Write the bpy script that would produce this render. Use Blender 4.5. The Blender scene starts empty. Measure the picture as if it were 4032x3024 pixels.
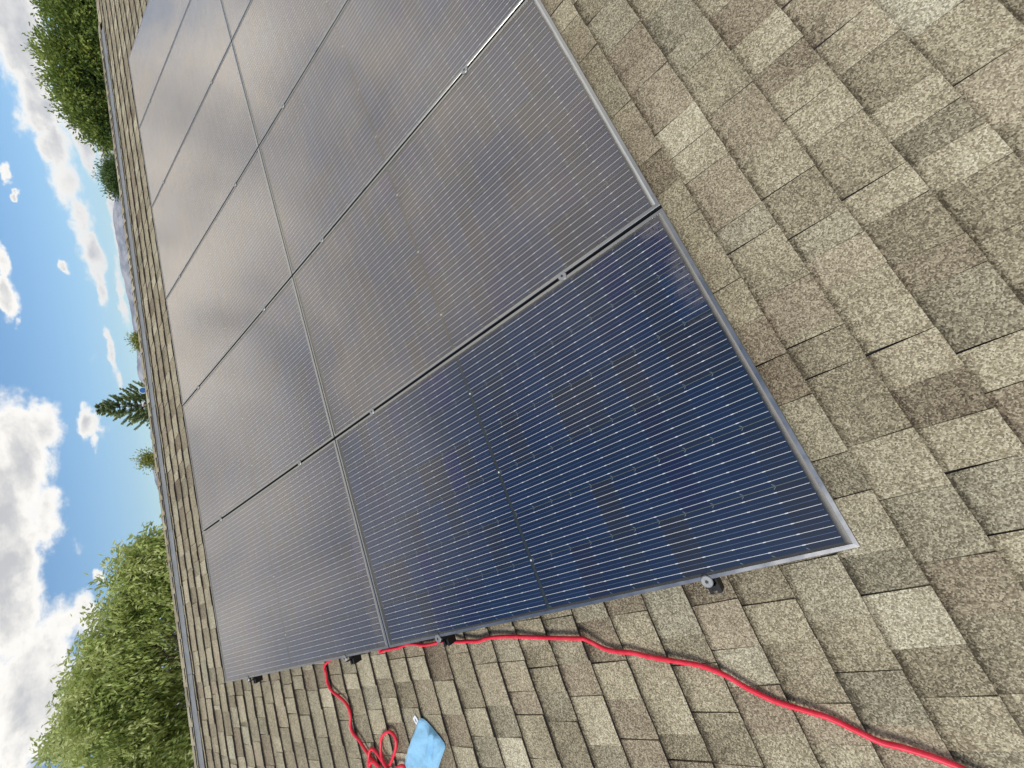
import bpy, math, random
from mathutils import Vector, Matrix, noise as mnoise

random.seed(7)
sc = bpy.context.scene
COL = sc.collection
PITCH = math.radians(18.43)          # roof slope
CP, SP = math.cos(PITCH), math.sin(PITCH)

def W(x, y, z=0.0):
    """roof coordinates (x along the eaves, y up the slope, z normal) -> world"""
    return Vector((x, y * CP - z * SP, y * SP + z * CP))

# ------------------------------------------------------------------ camera
F_PX, IW, IH = 1606.52, 4032.0, 3024.0
CAM = (0.38780203, -0.02736714, 1.28769898)
AX_R = (-0.35779536, -0.74887852, -0.55782026)
AX_D = (-0.89474253, 0.44589774, -0.02471857)
AX_F = (0.26724199, 0.49026132, -0.82959361)
camd = bpy.data.cameras.new('camera')
camd.sensor_width = 36.0
camd.sensor_fit = 'HORIZONTAL'
camd.lens = F_PX / IW * 36.0
camd.clip_start = 0.02
camd.clip_end = 40000
cam = bpy.data.objects.new('camera', camd)
COL.objects.link(cam)
vr, vd, vf = W(*AX_R), W(*AX_D), W(*AX_F)
P0 = W(*CAM)
mw = Matrix.Identity(4)
for i in range(3):
    mw[i][0], mw[i][1], mw[i][2], mw[i][3] = vr[i], -vd[i], -vf[i], P0[i]
cam.matrix_world = mw
sc.camera = cam

def ray(px, py):
    d = vr * ((px - IW / 2) / F_PX) + vd * ((py - IH / 2) / F_PX) + vf
    return d                                  # scaled so that depth along the axis = 1
def at(px, py, depth):
    return P0 + ray(px, py) * depth
def on_roof(px, py, z):
    """roof coordinates of the point on the plane z that is seen in the photo at px, py"""
    d = ray(px, py)
    loc = Vector((d.x, d.y * CP + d.z * SP, -d.y * SP + d.z * CP))
    t = (z - CAM[2]) / loc.z
    return Vector(CAM) + loc * t
def azel(px, py):
    d = ray(px, py).normalized()
    return math.atan2(d.y, d.x), math.asin(d.z)

# ------------------------------------------------------------------ light
SUN_AZ, SUN_EL = math.radians(206), math.radians(47)
sun = bpy.data.lights.new('sun', 'SUN')
sun.energy = 3.1
sun.angle = math.radians(24)
sun.color = (1.0, 0.955, 0.88)
suno = bpy.data.objects.new('sun', sun)
COL.objects.link(suno)
sdir = Vector((math.cos(SUN_EL) * math.cos(SUN_AZ), math.cos(SUN_EL) * math.sin(SUN_AZ), math.sin(SUN_EL)))
suno.rotation_euler = sdir.to_track_quat('Z', 'Y').to_euler()
suno.location = (0, 0, 30)

sc.view_settings.view_transform = 'Standard'
sc.view_settings.look = 'None'
sc.view_settings.gamma = 1.0
sc.view_settings.exposure = 0.05
sc.view_settings.use_curve_mapping = False
sc.render.engine = 'CYCLES'
sc.cycles.use_denoising = True
sc.cycles.max_bounces = 8
sc.cycles.transparent_max_bounces = 8
sc.cycles.sample_clamp_indirect = 6.0

# ------------------------------------------------------------------ node helper
class NT:
    def __init__(self, tree):
        self.t = tree
        tree.nodes.clear()
    def n(self, typ, **kw):
        nd = self.t.nodes.new(typ)
        for k, v in kw.items():
            if k.startswith('i_'):
                nd.inputs[k[2:].replace('_', ' ')].default_value = v
            else:
                setattr(nd, k, v)
        return nd
    def l(self, a, b):
        self.t.links.new(a, b)
    def val(self, sock, v):
        if hasattr(v, 'is_output') or isinstance(v, bpy.types.NodeSocket):
            self.l(v, sock)
        else:
            sock.default_value = v
    def m(self, op, a, b=None, c=None, clamp=False):
        nd = self.t.nodes.new('ShaderNodeMath')
        nd.operation = op
        nd.use_clamp = clamp
        self.val(nd.inputs[0], a)
        if b is not None: self.val(nd.inputs[1], b)
        if c is not None: self.val(nd.inputs[2], c)
        return nd.outputs[0]
    def mix(self, f, a, b):
        nd = self.t.nodes.new('ShaderNodeMix')
        nd.data_type = 'RGBA'
        self.val(nd.inputs[0], f)
        for s, v in ((nd.inputs[6], a), (nd.inputs[7], b)):
            if isinstance(v, bpy.types.NodeSocket): self.l(v, s)
            else: s.default_value = (v[0], v[1], v[2], 1)
        return nd.outputs[2]
    def smooth(self, v, lo, hi, o0=0.0, o1=1.0):
        nd = self.t.nodes.new('ShaderNodeMapRange')
        nd.interpolation_type = 'SMOOTHSTEP'
        self.val(nd.inputs[0], v)
        for i, x in enumerate((lo, hi, o0, o1)): self.val(nd.inputs[i + 1], x)
        return nd.outputs[0]
    def noise(self, vec, scale, detail=4, rough=0.55, lac=2.0, dist=0.0):
        nd = self.t.nodes.new('ShaderNodeTexNoise')
        if vec is not None: self.l(vec, nd.inputs['Vector'])
        nd.inputs['Scale'].default_value = scale
        nd.inputs['Detail'].default_value = detail
        nd.inputs['Roughness'].default_value = rough
        nd.inputs['Lacunarity'].default_value = lac
        nd.inputs['Distortion'].default_value = dist
        return nd
    def comb(self, x, y, z):
        nd = self.t.nodes.new('ShaderNodeCombineXYZ')
        for s, v in zip(nd.inputs, (x, y, z)): self.val(s, v)
        return nd.outputs[0]
    def vmul(self, v, s):
        nd = self.t.nodes.new('ShaderNodeVectorMath')
        nd.operation = 'MULTIPLY'
        self.l(v, nd.inputs[0])
        nd.inputs[1].default_value = s
        return nd.outputs[0]
    def vadd(self, v, w):
        nd = self.t.nodes.new('ShaderNodeVectorMath')
        nd.operation = 'ADD'
        self.l(v, nd.inputs[0])
        self.val(nd.inputs[1], w)
        return nd.outputs[0]
    def ramp(self, f, stops):
        nd = self.t.nodes.new('ShaderNodeValToRGB')
        self.l(f, nd.inputs[0])
        e = nd.color_ramp.elements
        while len(e) < len(stops): e.new(0.5)
        for el, (p, c) in zip(e, stops):
            el.position = p
            el.color = (c[0], c[1], c[2], 1)
        return nd.outputs[0]

# ------------------------------------------------------------------ sky
world = bpy.data.worlds.new('World')
sc.world = world
world.use_nodes = True
g = NT(world.node_tree)
sky = g.n('ShaderNodeTexSky', sky_type='NISHITA', sun_disc=False)
sky.sun_elevation = SUN_EL
sky.sun_rotation = math.radians(90) - SUN_AZ
sky.altitude = 1400
sky.air_density = 1.0
sky.dust_density = 0.35
sky.ozone_density = 3.0
tc = g.n('ShaderNodeTexCoord')
sep = g.n('ShaderNodeSeparateXYZ')
g.l(tc.outputs['Generated'], sep.inputs[0])
dx, dy, dz = sep.outputs
az = g.m('ARCTAN2', dy, dx)
el = g.m('ARCSINE', dz)
# high cloud sheet seen in perspective
zz = g.m('ADD', g.m('MAXIMUM', dz, 0.0), 0.10)
cvec = g.comb(g.m('DIVIDE', dx, zz), g.m('DIVIDE', dy, zz), 0.0)
SEED = (30.2, 33.3)
n1 = g.noise(g.vadd(cvec, (SEED[0], SEED[1], 0)), 0.95, 9, 0.56, 2.1, 0.35)
n2 = g.noise(g.vadd(cvec, (SEED[0] + 10.0, SEED[1] - 5.0, 1.0)), 0.42, 2, 0.5)
sheet = g.m('ADD', g.m('MULTIPLY', n1.outputs[0], 0.62), g.m('MULTIPLY', n2.outputs[0], 0.38))
# more cloud towards the mountains ahead, thinning overhead and behind
ahead = g.smooth(g.m('ADD', g.m('MULTIPLY', dx, 0.82), g.m('MULTIPLY', dy, 0.57)), -0.5, 0.9)
sheet = g.m('ADD', sheet, g.m('MULTIPLY', g.m('SUBTRACT', ahead, 0.45), 0.20))
sheet_d = g.smooth(sheet, 0.45, 0.60)
# cloud banks low over the ridge, each with its own centre and extent (azimuth, elevation)
D = 1.8228
BANKS = [  # px, py in display pixels, half sizes in px (x, y), weight
    (0, 1180, 95, 300, 1.25), (55, 1000, 70, 170, 1.0), (95, 920, 48, 80, .95), (105, 1100, 50, 90, .95), (90, 1000, 55, 60, .8),
    (60, 1500, 120, 170, 1.1), (140, 1340, 60, 60, .62), (190, 1330, 45, 70, .75), (165, 1180, 26, 40, .5),
    (190, 918, 24, 36, .95), (205, 960, 10, 25, .6),
    (25, 20, 70, 120, 1.15), (55, 130, 52, 90, 1.1), (85, 230, 45, 80, 1.1), (118, 320, 40, 70, 1.05), (145, 400, 38, 70, 1.0),
    (175, 470, 34, 60, .95), (203, 545, 22, 60, .95), (222, 620, 12, 50, .85),
    (170, 250, 40, 60, .85), (185, 330, 22, 60, .8), (228, 330, 16, 70, .9), (248, 470, 12, 120, .9), (262, 640, 10, 80, .8),
    (30, 428, 10, 12, .95), (6, 370, 14, 22, .7), (12, 640, 26, 50, .95), (8, 560, 18, 60, .8), (38, 700, 12, 16, .6),
    (133, 572, 10, 14, .7), (240, 770, 9, 55, .75), (252, 815, 8, 22, .7), (233, 725, 8, 30, .5), (215, 1250, 14, 24, .75),
]
wz = g.noise(g.comb(az, g.m('MULTIPLY', el, 1.5), 0.0), 26.0, 5, 0.6)
wsep = g.n('ShaderNodeSeparateColor'); g.l(wz.outputs['Color'], wsep.inputs[0])
azw = g.m('ADD', az, g.m('MULTIPLY', g.m('SUBTRACT', wsep.outputs[0], 0.5), 0.075))
elw = g.m('ADD', el, g.m('MULTIPLY', g.m('SUBTRACT', wsep.outputs[1], 0.5), 0.022))
tot = None
for (px, py, hx, hy, w) in BANKS:
    a0, e0 = azel(px * D, py * D)
    a1, e1 = azel((px) * D, (py + hy) * D)
    a2, e2 = azel((px - hx) * D, (py) * D)
    ra = max(abs(a1 - a0), 0.004)
    re = max(abs(e2 - e0), 0.0035)
    q = g.m('ADD', g.m('POWER', g.m('ABSOLUTE', g.m('DIVIDE', g.m('SUBTRACT', azw, a0), ra)), 2.0),
            g.m('POWER', g.m('ABSOLUTE', g.m('DIVIDE', g.m('SUBTRACT', elw, e0), re)), 2.0))
    v = g.m('MULTIPLY', g.m('EXPONENT', g.m('MULTIPLY', q, -0.8)), w)
    tot = v if tot is None else g.m('MAXIMUM', tot, v)
av = g.comb(az, g.m('MULTIPLY', el, 1.7), 0.0)
n3 = g.noise(av, 9.0, 10, 0.60, 2.2, 0.25)
n4 = g.noise(g.vadd(av, (0.006, -0.012, 0.0)), 9.0, 10, 0.60, 2.2, 0.25)
side = g.m('SUBTRACT', 1.0, g.smooth(g.m('ABSOLUTE', g.m('SUBTRACT', az, math.radians(68))), 0.75, 1.0, 1.0, 0.0))
gen = g.noise(g.comb(g.m('MULTIPLY', dx, 1.0), g.m('MULTIPLY', dy, 1.0), g.m('MULTIPLY', el, 3.0)), 2.6, 4, 0.5)
tot = g.m('MAXIMUM', tot, g.m('MULTIPLY', side, g.smooth(gen.outputs[0], 0.42, 0.62, 0.0, 1.0)))
bank = g.m('ADD', tot, g.m('MULTIPLY', g.m('SUBTRACT', n3.outputs[0], 0.5), 1.6))
bank_d = g.smooth(bank, 0.30, 0.72)
hi = g.smooth(g.m('ADD', el, g.m('MULTIPLY', g.m('SUBTRACT', n1.outputs[0], 0.5), 0.5)), 0.29, 0.40)
dens = g.m('ADD', g.m('MULTIPLY', bank_d, g.m('SUBTRACT', 1.0, hi)), g.m('MULTIPLY', sheet_d, hi))
# shading inside the clouds: bright rims, grey bodies
core = g.smooth(bank, 0.50, 1.15)
coreh = g.smooth(sheet, 0.60, 0.90)
body = core
bumps = g.noise(av, 22.0, 6, 0.6)
body = g.m('MULTIPLY', body, g.smooth(bumps.outputs[0], 0.30, 0.62, 0.55, 1.0))
cn = g.noise(g.vadd(cvec, (SEED[0] + 5.3, SEED[1] + 1.7, 4.0)), 1.5, 6, 0.6, 2.1, 0.5)
coreh = g.smooth(cn.outputs[0], 0.40, 0.63)
body = g.m('ADD', g.m('MULTIPLY', body, g.m('SUBTRACT', 1.0, hi)), g.m('MULTIPLY', g.m('MULTIPLY', coreh, hi), 1.35))
cloud_c = g.mix(body, (12.4, 11.9, 10.9), (6.0, 6.0, 6.05))
blue = g.n('ShaderNodeHueSaturation')
blue.inputs['Saturation'].default_value = 1.12
blue.inputs['Value'].default_value = 1.22
g.l(sky.outputs[0], blue.inputs['Color'])
tint = g.vmul(blue.outputs[0], (0.90, 1.02, 1.03))
mixed = g.mix(dens, tint, cloud_c)
bg = g.n('ShaderNodeBackground')
bg.inputs['Strength'].default_value = 0.1
g.l(mixed, bg.inputs['Color'])
wo = g.n('ShaderNodeOutputWorld')
g.l(bg.outputs[0], wo.inputs['Surface'])

# ------------------------------------------------------------------ materials
def new_mat(name):
    m = bpy.data.materials.new(name)
    m.use_nodes = True
    t = NT(m.node_tree)
    return m, t
def finish(t, shader):
    o = t.n('ShaderNodeOutputMaterial')
    t.l(shader, o.inputs['Surface'])
def principled(t, color, rough=0.8, metal=0.0, spec=None, bump=None, bstr=0.3, bdist=0.001):
    p = t.n('ShaderNodeBsdfPrincipled')
    if isinstance(color, bpy.types.NodeSocket): t.l(color, p.inputs['Base Color'])
    else: p.inputs['Base Color'].default_value = (*color, 1)
    t.val(p.inputs['Roughness'], rough)
    t.val(p.inputs['Metallic'], metal)
    if spec is not None: p.inputs['Specular IOR Level'].default_value = spec
    if bump is not None:
        b = t.n('ShaderNodeBump')
        b.inputs['Strength'].default_value = bstr
        b.inputs['Distance'].default_value = bdist
        t.l(bump, b.inputs['Height'])
        t.l(b.outputs[0], p.inputs['Normal'])
    return p

def attr(t, name, typ='GEOMETRY'):
    a = t.n('ShaderNodeAttribute', attribute_name=name)
    a.attribute_type = typ
    return a.outputs['Fac']

def make_granules(name, dark_edge=False):
    m, t = new_mat(name)
    oc = t.n('ShaderNodeTexCoord').outputs['Object']
    wob = t.noise(oc, 160, 2, 0.5)
    wv = t.vmul(wob.outputs['Color'], (0.004, 0.004, 0.004))
    v = t.n('ShaderNodeTexVoronoi', feature='F1')
    t.l(t.vadd(oc, wv), v.inputs['Vector'])
    v.inputs['Scale'].default_value = 290
    sepc = t.n('ShaderNodeSeparateColor')
    t.l(v.outputs['Color'], sepc.inputs[0])
    fine = t.noise(oc, 420, 2, 0.6)
    gv = t.m('ADD', t.m('ADD', 0.09, t.m('MULTIPLY', sepc.outputs[0], 0.56)), t.m('MULTIPLY', fine.outputs[0], 0.26))
    tone = attr(t, 'tone')
    hue = attr(t, 'hue')
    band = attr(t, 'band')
    big = t.noise(oc, 5.0, 4, 0.6)
    mid = t.noise(oc, 28.0, 4, 0.6)
    shift = t.m('ADD', t.m('MULTIPLY', t.m('SUBTRACT', tone, 0.5), 0.42),
                t.m('ADD', t.m('MULTIPLY', t.m('SUBTRACT', big.outputs[0], 0.5), 0.35), t.m('MULTIPLY', t.m('SUBTRACT', mid.outputs[0], 0.5), 0.25)))
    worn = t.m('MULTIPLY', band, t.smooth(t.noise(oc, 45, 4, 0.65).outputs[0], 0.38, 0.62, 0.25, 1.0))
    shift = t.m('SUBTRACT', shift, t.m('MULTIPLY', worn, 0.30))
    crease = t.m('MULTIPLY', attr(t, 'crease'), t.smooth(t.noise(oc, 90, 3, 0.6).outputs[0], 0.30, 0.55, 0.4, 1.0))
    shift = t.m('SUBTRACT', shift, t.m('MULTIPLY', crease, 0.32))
    gv = t.m('ADD', gv, shift)
    c1 = t.ramp(gv, [(0.0, (0.070, 0.056, 0.034)), (0.30, (0.195, 0.162, 0.104)), (0.55, (0.360, 0.305, 0.195)), (0.78, (0.56, 0.49, 0.33)), (1.0, (0.78, 0.72, 0.54))])
    brown = t.ramp(gv, [(0.0, (0.065, 0.047, 0.031)), (0.30, (0.185, 0.144, 0.094)), (0.55, (0.335, 0.272, 0.180)), (0.78, (0.50, 0.425, 0.29)), (1.0, (0.72, 0.62, 0.42))])
    grey = t.ramp(gv, [(0.0, (0.066, 0.058, 0.040)), (0.30, (0.172, 0.148, 0.094)), (0.55, (0.325, 0.295, 0.208)), (0.78, (0.520, 0.475, 0.325)), (1.0, (0.76, 0.71, 0.53))])
    c = t.mix(t.smooth(hue, 0.60, 0.98), c1, brown)
    c = t.mix(t.smooth(hue, 0.30, 0.0, 0.0, 0.7), c, grey)
    hgt = t.m('SUBTRACT', 1.0, v.outputs['Distance'])
    p = principled(t, c, 0.93, spec=0.25, bump=t.m('ADD', hgt, t.m('MULTIPLY', gv, 0.6)), bstr=0.75, bdist=0.0016)
    finish(t, p.outputs[0])
    return m
M_GRAN = make_granules('shingle_granules')

def simple(name, color, rough=0.6, metal=0.0, spec=None, var=0.15, nscale=30, bstr=0.15, bdist=0.001):
    m, t = new_mat(name)
    oc = t.n('ShaderNodeTexCoord').outputs['Object']
    n = t.noise(oc, nscale, 5, 0.6)
    c = t.mix(n.outputs[0], tuple(x * (1 - var) for x in color), tuple(min(1, x * (1 + var)) for x in color))
    p = principled(t, c, t.smooth(n.outputs[0], 0.3, 0.7, rough * 0.85, min(1, rough * 1.15)), metal, spec, n.outputs[0], bstr, bdist)
    finish(t, p.outputs[0])
    return m
M_EDGE = simple('asphalt_edge', (0.055, 0.046, 0.038), 0.95, var=0.5, nscale=300)
M_DECK = simple('roofing_felt', (0.03, 0.028, 0.026), 0.95)
M_METAL = simple('galvanised_flange', (0.23, 0.236, 0.232), 0.65, 0.1, var=0.45, nscale=9)
M_MESH = simple('vent_mesh_black', (0.012, 0.012, 0.014), 0.9, var=0.6, nscale=250, bstr=0.8)
M_WALL = simple('painted_siding', (0.55, 0.52, 0.46), 0.8)
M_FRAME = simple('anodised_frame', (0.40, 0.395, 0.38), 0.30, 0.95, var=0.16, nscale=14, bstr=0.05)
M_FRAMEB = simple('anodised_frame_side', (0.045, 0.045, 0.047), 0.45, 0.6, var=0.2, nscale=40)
M_RAIL = simple('black_rail', (0.012, 0.012, 0.013), 0.5, 0.3, var=0.3, nscale=60)
M_RAILCUT = simple('rail_cut_edge', (0.34, 0.34, 0.34), 0.45, 0.5, var=0.2, nscale=60)
M_DISC = simple('clamp_disc', (0.34, 0.34, 0.33), 0.45, 0.6, var=0.15, nscale=90)
M_DISCD = simple('clamp_recess', (0.05, 0.05, 0.05), 0.5, 0.6)
M_BACK = simple('backsheet', (0.008, 0.016, 0.017), 0.6, var=0.2)
M_GRID = simple('chamfer_outline', (0.30, 0.36, 0.36), 0.5, 0.2)  # pale grey of the cell corner outlines and column gap lines
M_WIRE = simple('busbar_wire', (0.80, 0.81, 0.82), 0.5, 0.0, var=0.10, nscale=60, bstr=0.0)
M_WIRE2 = simple('busbar_wire_dim', (0.10, 0.16, 0.28), 0.5, 0.1, var=0.25, nscale=60, bstr=0.0)

# solar cells: dark blue, each cell a little different
def make_cell():
    m, t = new_mat('silicon_cell')
    tone = attr(t, 'tone')
    oi = t.n('ShaderNodeObjectInfo').outputs['Random']
    oc = t.n('ShaderNodeTexCoord').outputs['Object']
    r = t.m('FRACT', t.m('ADD', tone, t.m('MULTIPLY', oi, 7.31)))
    c = t.ramp(r, [(0.0, (0.0018, 0.0115, 0.042)), (0.35, (0.0022, 0.0165, 0.056)), (0.6, (0.0036, 0.0140, 0.040)), (0.84, (0.0095, 0.0135, 0.027)), (0.95, (0.0028, 0.0085, 0.042)), (1.0, (0.0024, 0.0065, 0.058))])
    big = t.noise(oc, 2.2, 3, 0.6)
    c = t.mix(t.smooth(big.outputs[0], 0.35, 0.7, 0.0, 0.4), c, (0.005, 0.042, 0.115))
    p = principled(t, c, 0.5, spec=0.2)
    finish(t, p.outputs[0])
    return m
M_CELL = make_cell()

def make_glass():
    """textured anti-reflection glass with dust, scrub marks and lime at the lower frame"""
    m, t = new_mat('dusty_glass')
    oc = t.n('ShaderNodeTexCoord').outputs['Object']
    oi = t.n('ShaderNodeObjectInfo').outputs['Random']
    dirt = attr(t, 'dirt', 'OBJECT')
    s = t.n('ShaderNodeSeparateXYZ')
    t.l(oc, s.inputs[0])
    x, y = s.outputs[0], s.outputs[1]
    off = t.comb(t.m('MULTIPLY', oi, 17.0), t.m('MULTIPLY', oi, 31.0), t.m('MULTIPLY', oi, 5.0))
    ov = t.vadd(oc, off)
    grain = t.noise(ov, 900, 2, 0.7)
    grain2 = t.noise(ov, 210, 3, 0.6)
    b = t.n('ShaderNodeBump')
    b.inputs['Strength'].default_value = 0.10
    b.inputs['Distance'].default_value = 0.0006
    t.l(t.m('ADD', grain.outputs[0], grain2.outputs[0]), b.inputs['Height'])
    wav = t.noise(ov, 3.0, 2, 0.5)
    b2 = t.n('ShaderNodeBump')
    b2.inputs['Strength'].default_value = 0.25
    b2.inputs['Distance'].default_value = 0.004
    t.l(wav.outputs[0], b2.inputs['Height'])
    t.l(b.outputs[0], b2.inputs['Normal'])
    geo = t.n('ShaderNodeNewGeometry')
    dt = t.n('ShaderNodeVectorMath', operation='DOT_PRODUCT')
    t.l(geo.outputs['Incoming'], dt.inputs[0]); t.l(geo.outputs['True Normal'], dt.inputs[1])
    cosv = t.m('MAXIMUM', t.m('ABSOLUTE', dt.outputs['Value']), 0.08)
    refl = t.m('ADD', 0.048, t.m('MULTIPLY', 0.94, t.m('POWER', t.m('SUBTRACT', 1.0, cosv), 2.8)))
    gl = t.n('ShaderNodeBsdfGlossy')
    gl.inputs['Color'].default_value = (1.0, 0.94, 0.87, 1)
    gl.inputs['Roughness'].default_value = 0.085
    t.l(b2.outputs[0], gl.inputs['Normal'])
    tr = t.n('ShaderNodeBsdfTransparent')
    mx = t.n('ShaderNodeMixShader')
    t.l(refl, mx.inputs[0]); t.l(tr.outputs[0], mx.inputs[1]); t.l(gl.outputs[0], mx.inputs[2])
    # dust film
    cloudy = t.noise(ov, 2.3, 5, 0.6)
    film = t.m('MULTIPLY', t.smooth(cloudy.outputs[0], 0.3, 0.75, 0.6, 1.3), t.m('ADD', 0.004, t.m('MULTIPLY', dirt, 0.105)))
    film = t.m('ADD', film, t.m('MULTIPLY', t.m('MULTIPLY', t.smooth(cloudy.outputs[0], 0.45, 0.70), dirt), 0.03))
    # scrub marks, drawn out along the panel
    st = t.noise(t.vmul(ov, (26.0, 3.0, 1.0)), 1.0, 5, 0.7, dist=1.0)
    st2 = t.noise(t.vmul(ov, (70.0, 45.0, 1.0)), 1.0, 5, 0.75, dist=2.5)
    marks = t.m('MULTIPLY', t.smooth(st.outputs[0], 0.50, 0.72), t.smooth(st2.outputs[0], 0.50, 0.74))
    film = t.m('ADD', film, t.m('MULTIPLY', marks, t.m('ADD', 0.012, t.m('MULTIPLY', t.m('MULTIPLY', dirt, dirt), 0.26))))
    # specks
    vo = t.n('ShaderNodeTexVoronoi')
    t.l(ov, vo.inputs['Vector']); vo.inputs['Scale'].default_value = 26
    vs = t.n('ShaderNodeSeparateColor'); t.l(vo.outputs['Color'], vs.inputs[0])
    speck = t.m('MULTIPLY', t.m('LESS_THAN', vo.outputs['Distance'], t.m('MULTIPLY', vs.outputs[1], 0.055)), t.m('GREATER_THAN', vs.outputs[0], 0.72))
    film = t.m('MAXIMUM', film, t.m('MULTIPLY', speck, 0.6))
    # lime and dirt along the frame, heaviest at the lower edge
    wob = t.noise(ov, 9.0, 5, 0.65)
    rag = t.noise(t.vmul(ov, (60.0, 14.0, 1.0)), 1.0, 4, 0.7)
    reach = t.m('ADD', 0.007, t.m('ADD', t.m('MULTIPLY', wob.outputs[0], 0.011), t.m('MULTIPLY', rag.outputs[0], 0.006)))
    low = t.m('DIVIDE', t.m('SUBTRACT', y, 0.009), reach)
    lime = t.smooth(low, 1.15, 0.10)
    ex = t.m('MINIMUM', t.m('SUBTRACT', x, 0.009), t.m('SUBTRACT', 1.036, x))
    ey = t.m('SUBTRACT', 1.870, y)
    side = t.smooth(t.m('MINIMUM', ex, ey), 0.012, 0.0)
    patch = t.smooth(t.m('ADD', t.noise(ov, 2.0, 3, 0.5).outputs[0], t.m('MULTIPLY', rag.outputs[0], 0.2)), 0.62, 0.70)
    tail = t.m('MULTIPLY', t.smooth(t.m('ADD', y, t.m('MULTIPLY', wob.outputs[0], -0.12)), 0.05, 0.0), t.m('MULTIPLY', patch, t.smooth(st2.outputs[0], 0.36, 0.50)))
    edge = t.m('MAXIMUM', t.m('MULTIPLY', lime, t.m('ADD', 0.45, t.m('MULTIPLY', dirt, 0.35))), t.m('MAXIMUM', t.m('MULTIPLY', side, 0.15), t.m('MULTIPLY', tail, 0.12)))
    # a thin dust layer hides more of what lies beneath it the flatter one looks across it
    film = t.m('SUBTRACT', 1.0, t.m('EXPONENT', t.m('DIVIDE', t.m('MULTIPLY', film, -0.85), cosv)))
    fac = t.m('MAXIMUM', film, edge, clamp=True)
    df = t.n('ShaderNodeBsdfDiffuse')
    t.l(t.mix(edge, (0.58, 0.475, 0.35), (0.66, 0.70, 0.70)), df.inputs['Color'])
    mx2 = t.n('ShaderNodeMixShader')
    t.l(fac, mx2.inputs[0]); t.l(mx.outputs[0], mx2.inputs[1]); t.l(df.outputs[0], mx2.inputs[2])
    finish(t, mx2.outputs[0])
    return m
M_GLASS = make_glass()

def make_hose():
    m, t = new_mat('red_rubber')
    oc = t.n('ShaderNodeTexCoord').outputs['Object']
    n = t.noise(oc, 40, 4, 0.6)
    c = t.mix(t.smooth(n.outputs[0], 0.3, 0.75), (0.80, 0.012, 0.040), (0.92, 0.045, 0.080))
    p = principled(t, c, 0.45, spec=0.5, bump=t.noise(oc, 700, 2, 0.5).outputs[0], bstr=0.12, bdist=0.0006)
    finish(t, p.outputs[0])
    return m
M_HOSE = make_hose()
def make_cloth():
    m, t = new_mat('blue_microfibre')
    oc = t.n('ShaderNodeTexCoord').outputs['Object']
    n = t.noise(oc, 260, 4, 0.7)
    n2 = t.noise(oc, 45, 4, 0.6)
    c = t.mix(t.m('ADD', t.m('MULTIPLY', n.outputs[0], 0.6), t.m('MULTIPLY', n2.outputs[0], 0.4)), (0.18, 0.44, 0.68), (0.42, 0.74, 0.95))
    p = principled(t, c, 1.0, spec=0.1, bump=t.m('ADD', n.outputs[0], n2.outputs[0]), bstr=0.8, bdist=0.003)
    p.inputs['Sheen Weight'].default_value = 0.3
    finish(t, p.outputs[0])
    return m
M_CLOTH = make_cloth()
M_TAG = simple('white_tag', (0.80, 0.81, 0.84), 0.8, var=0.03)

def make_leaf(name, dark, mid_c, light, trans=0.35):
    m, t = new_mat(name)
    tone = attr(t, 'tone')
    c = t.ramp(tone, [(0.0, dark), (0.5, mid_c), (1.0, light)])
    p = principled(t, c, 0.5, spec=0.35)
    tl = t.n('ShaderNodeBsdfTranslucent')
    t.l(t.mix(0.5, c, light), tl.inputs['Color'])
    mx = t.n('ShaderNodeMixShader')
    mx.inputs[0].default_value = trans
    t.l(p.outputs[0], mx.inputs[1]); t.l(tl.outputs[0], mx.inputs[2])
    finish(t, mx.outputs[0])
    return m
M_LEAF_A = make_leaf('pale_green_leaf', (0.12, 0.18, 0.035), (0.42, 0.50, 0.13), (0.70, 0.72, 0.34))
M_LEAF_B = make_leaf('deep_green_leaf', (0.04, 0.075, 0.018), (0.15, 0.22, 0.045), (0.38, 0.43, 0.09))
M_LEAF_C = make_leaf('dark_green_leaf', (0.03, 0.06, 0.018), (0.08, 0.14, 0.035), (0.18, 0.25, 0.07), 0.2)
M_LEAF_Y = make_leaf('yellow_green_leaf', (0.14, 0.16, 0.03), (0.32, 0.34, 0.07), (0.50, 0.48, 0.14))
M_NEEDLE = make_leaf('conifer_needle', (0.07, 0.11, 0.045), (0.26, 0.33, 0.14), (0.50, 0.56, 0.28), 0.15)
M_BARK = simple('bark', (0.11, 0.085, 0.06), 0.9, var=0.4, nscale=12, bstr=0.6, bdist=0.02)

# ------------------------------------------------------------------ mesh helpers
ROOF_ROT = (PITCH, 0, 0)
def mesh_obj(name, verts, faces, mats, parent=None, mids=None, attrs=None, smooth=False):
    me = bpy.data.meshes.new(name)
    me.from_pydata([tuple(v) for v in verts], [], faces)
    for mm in (mats if isinstance(mats, (list, tuple)) else [mats]): me.materials.append(mm)
    if mids: me.polygons.foreach_set('material_index', mids)
    if attrs:
        for k, vals in attrs.items():
            a = me.attributes.new(k, 'FLOAT', 'POINT')
            a.data.foreach_set('value', vals)
    if smooth: me.polygons.foreach_set('use_smooth', [True] * len(me.polygons))
    me.update()
    o = bpy.data.objects.new(name, me)
    COL.objects.link(o)
    if parent is not None: o.parent = parent
    return o
def empty(name, loc, rot=(0, 0, 0)):
    o = bpy.data.objects.new(name, None)
    o.empty_display_size = 0.1
    COL.objects.link(o)
    o.location = loc
    o.rotation_euler = rot
    return o
def tag(o, label, cat, group=None):
    o['label'] = label
    o['category'] = cat
    if group: o['group'] = group
    return o

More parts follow.
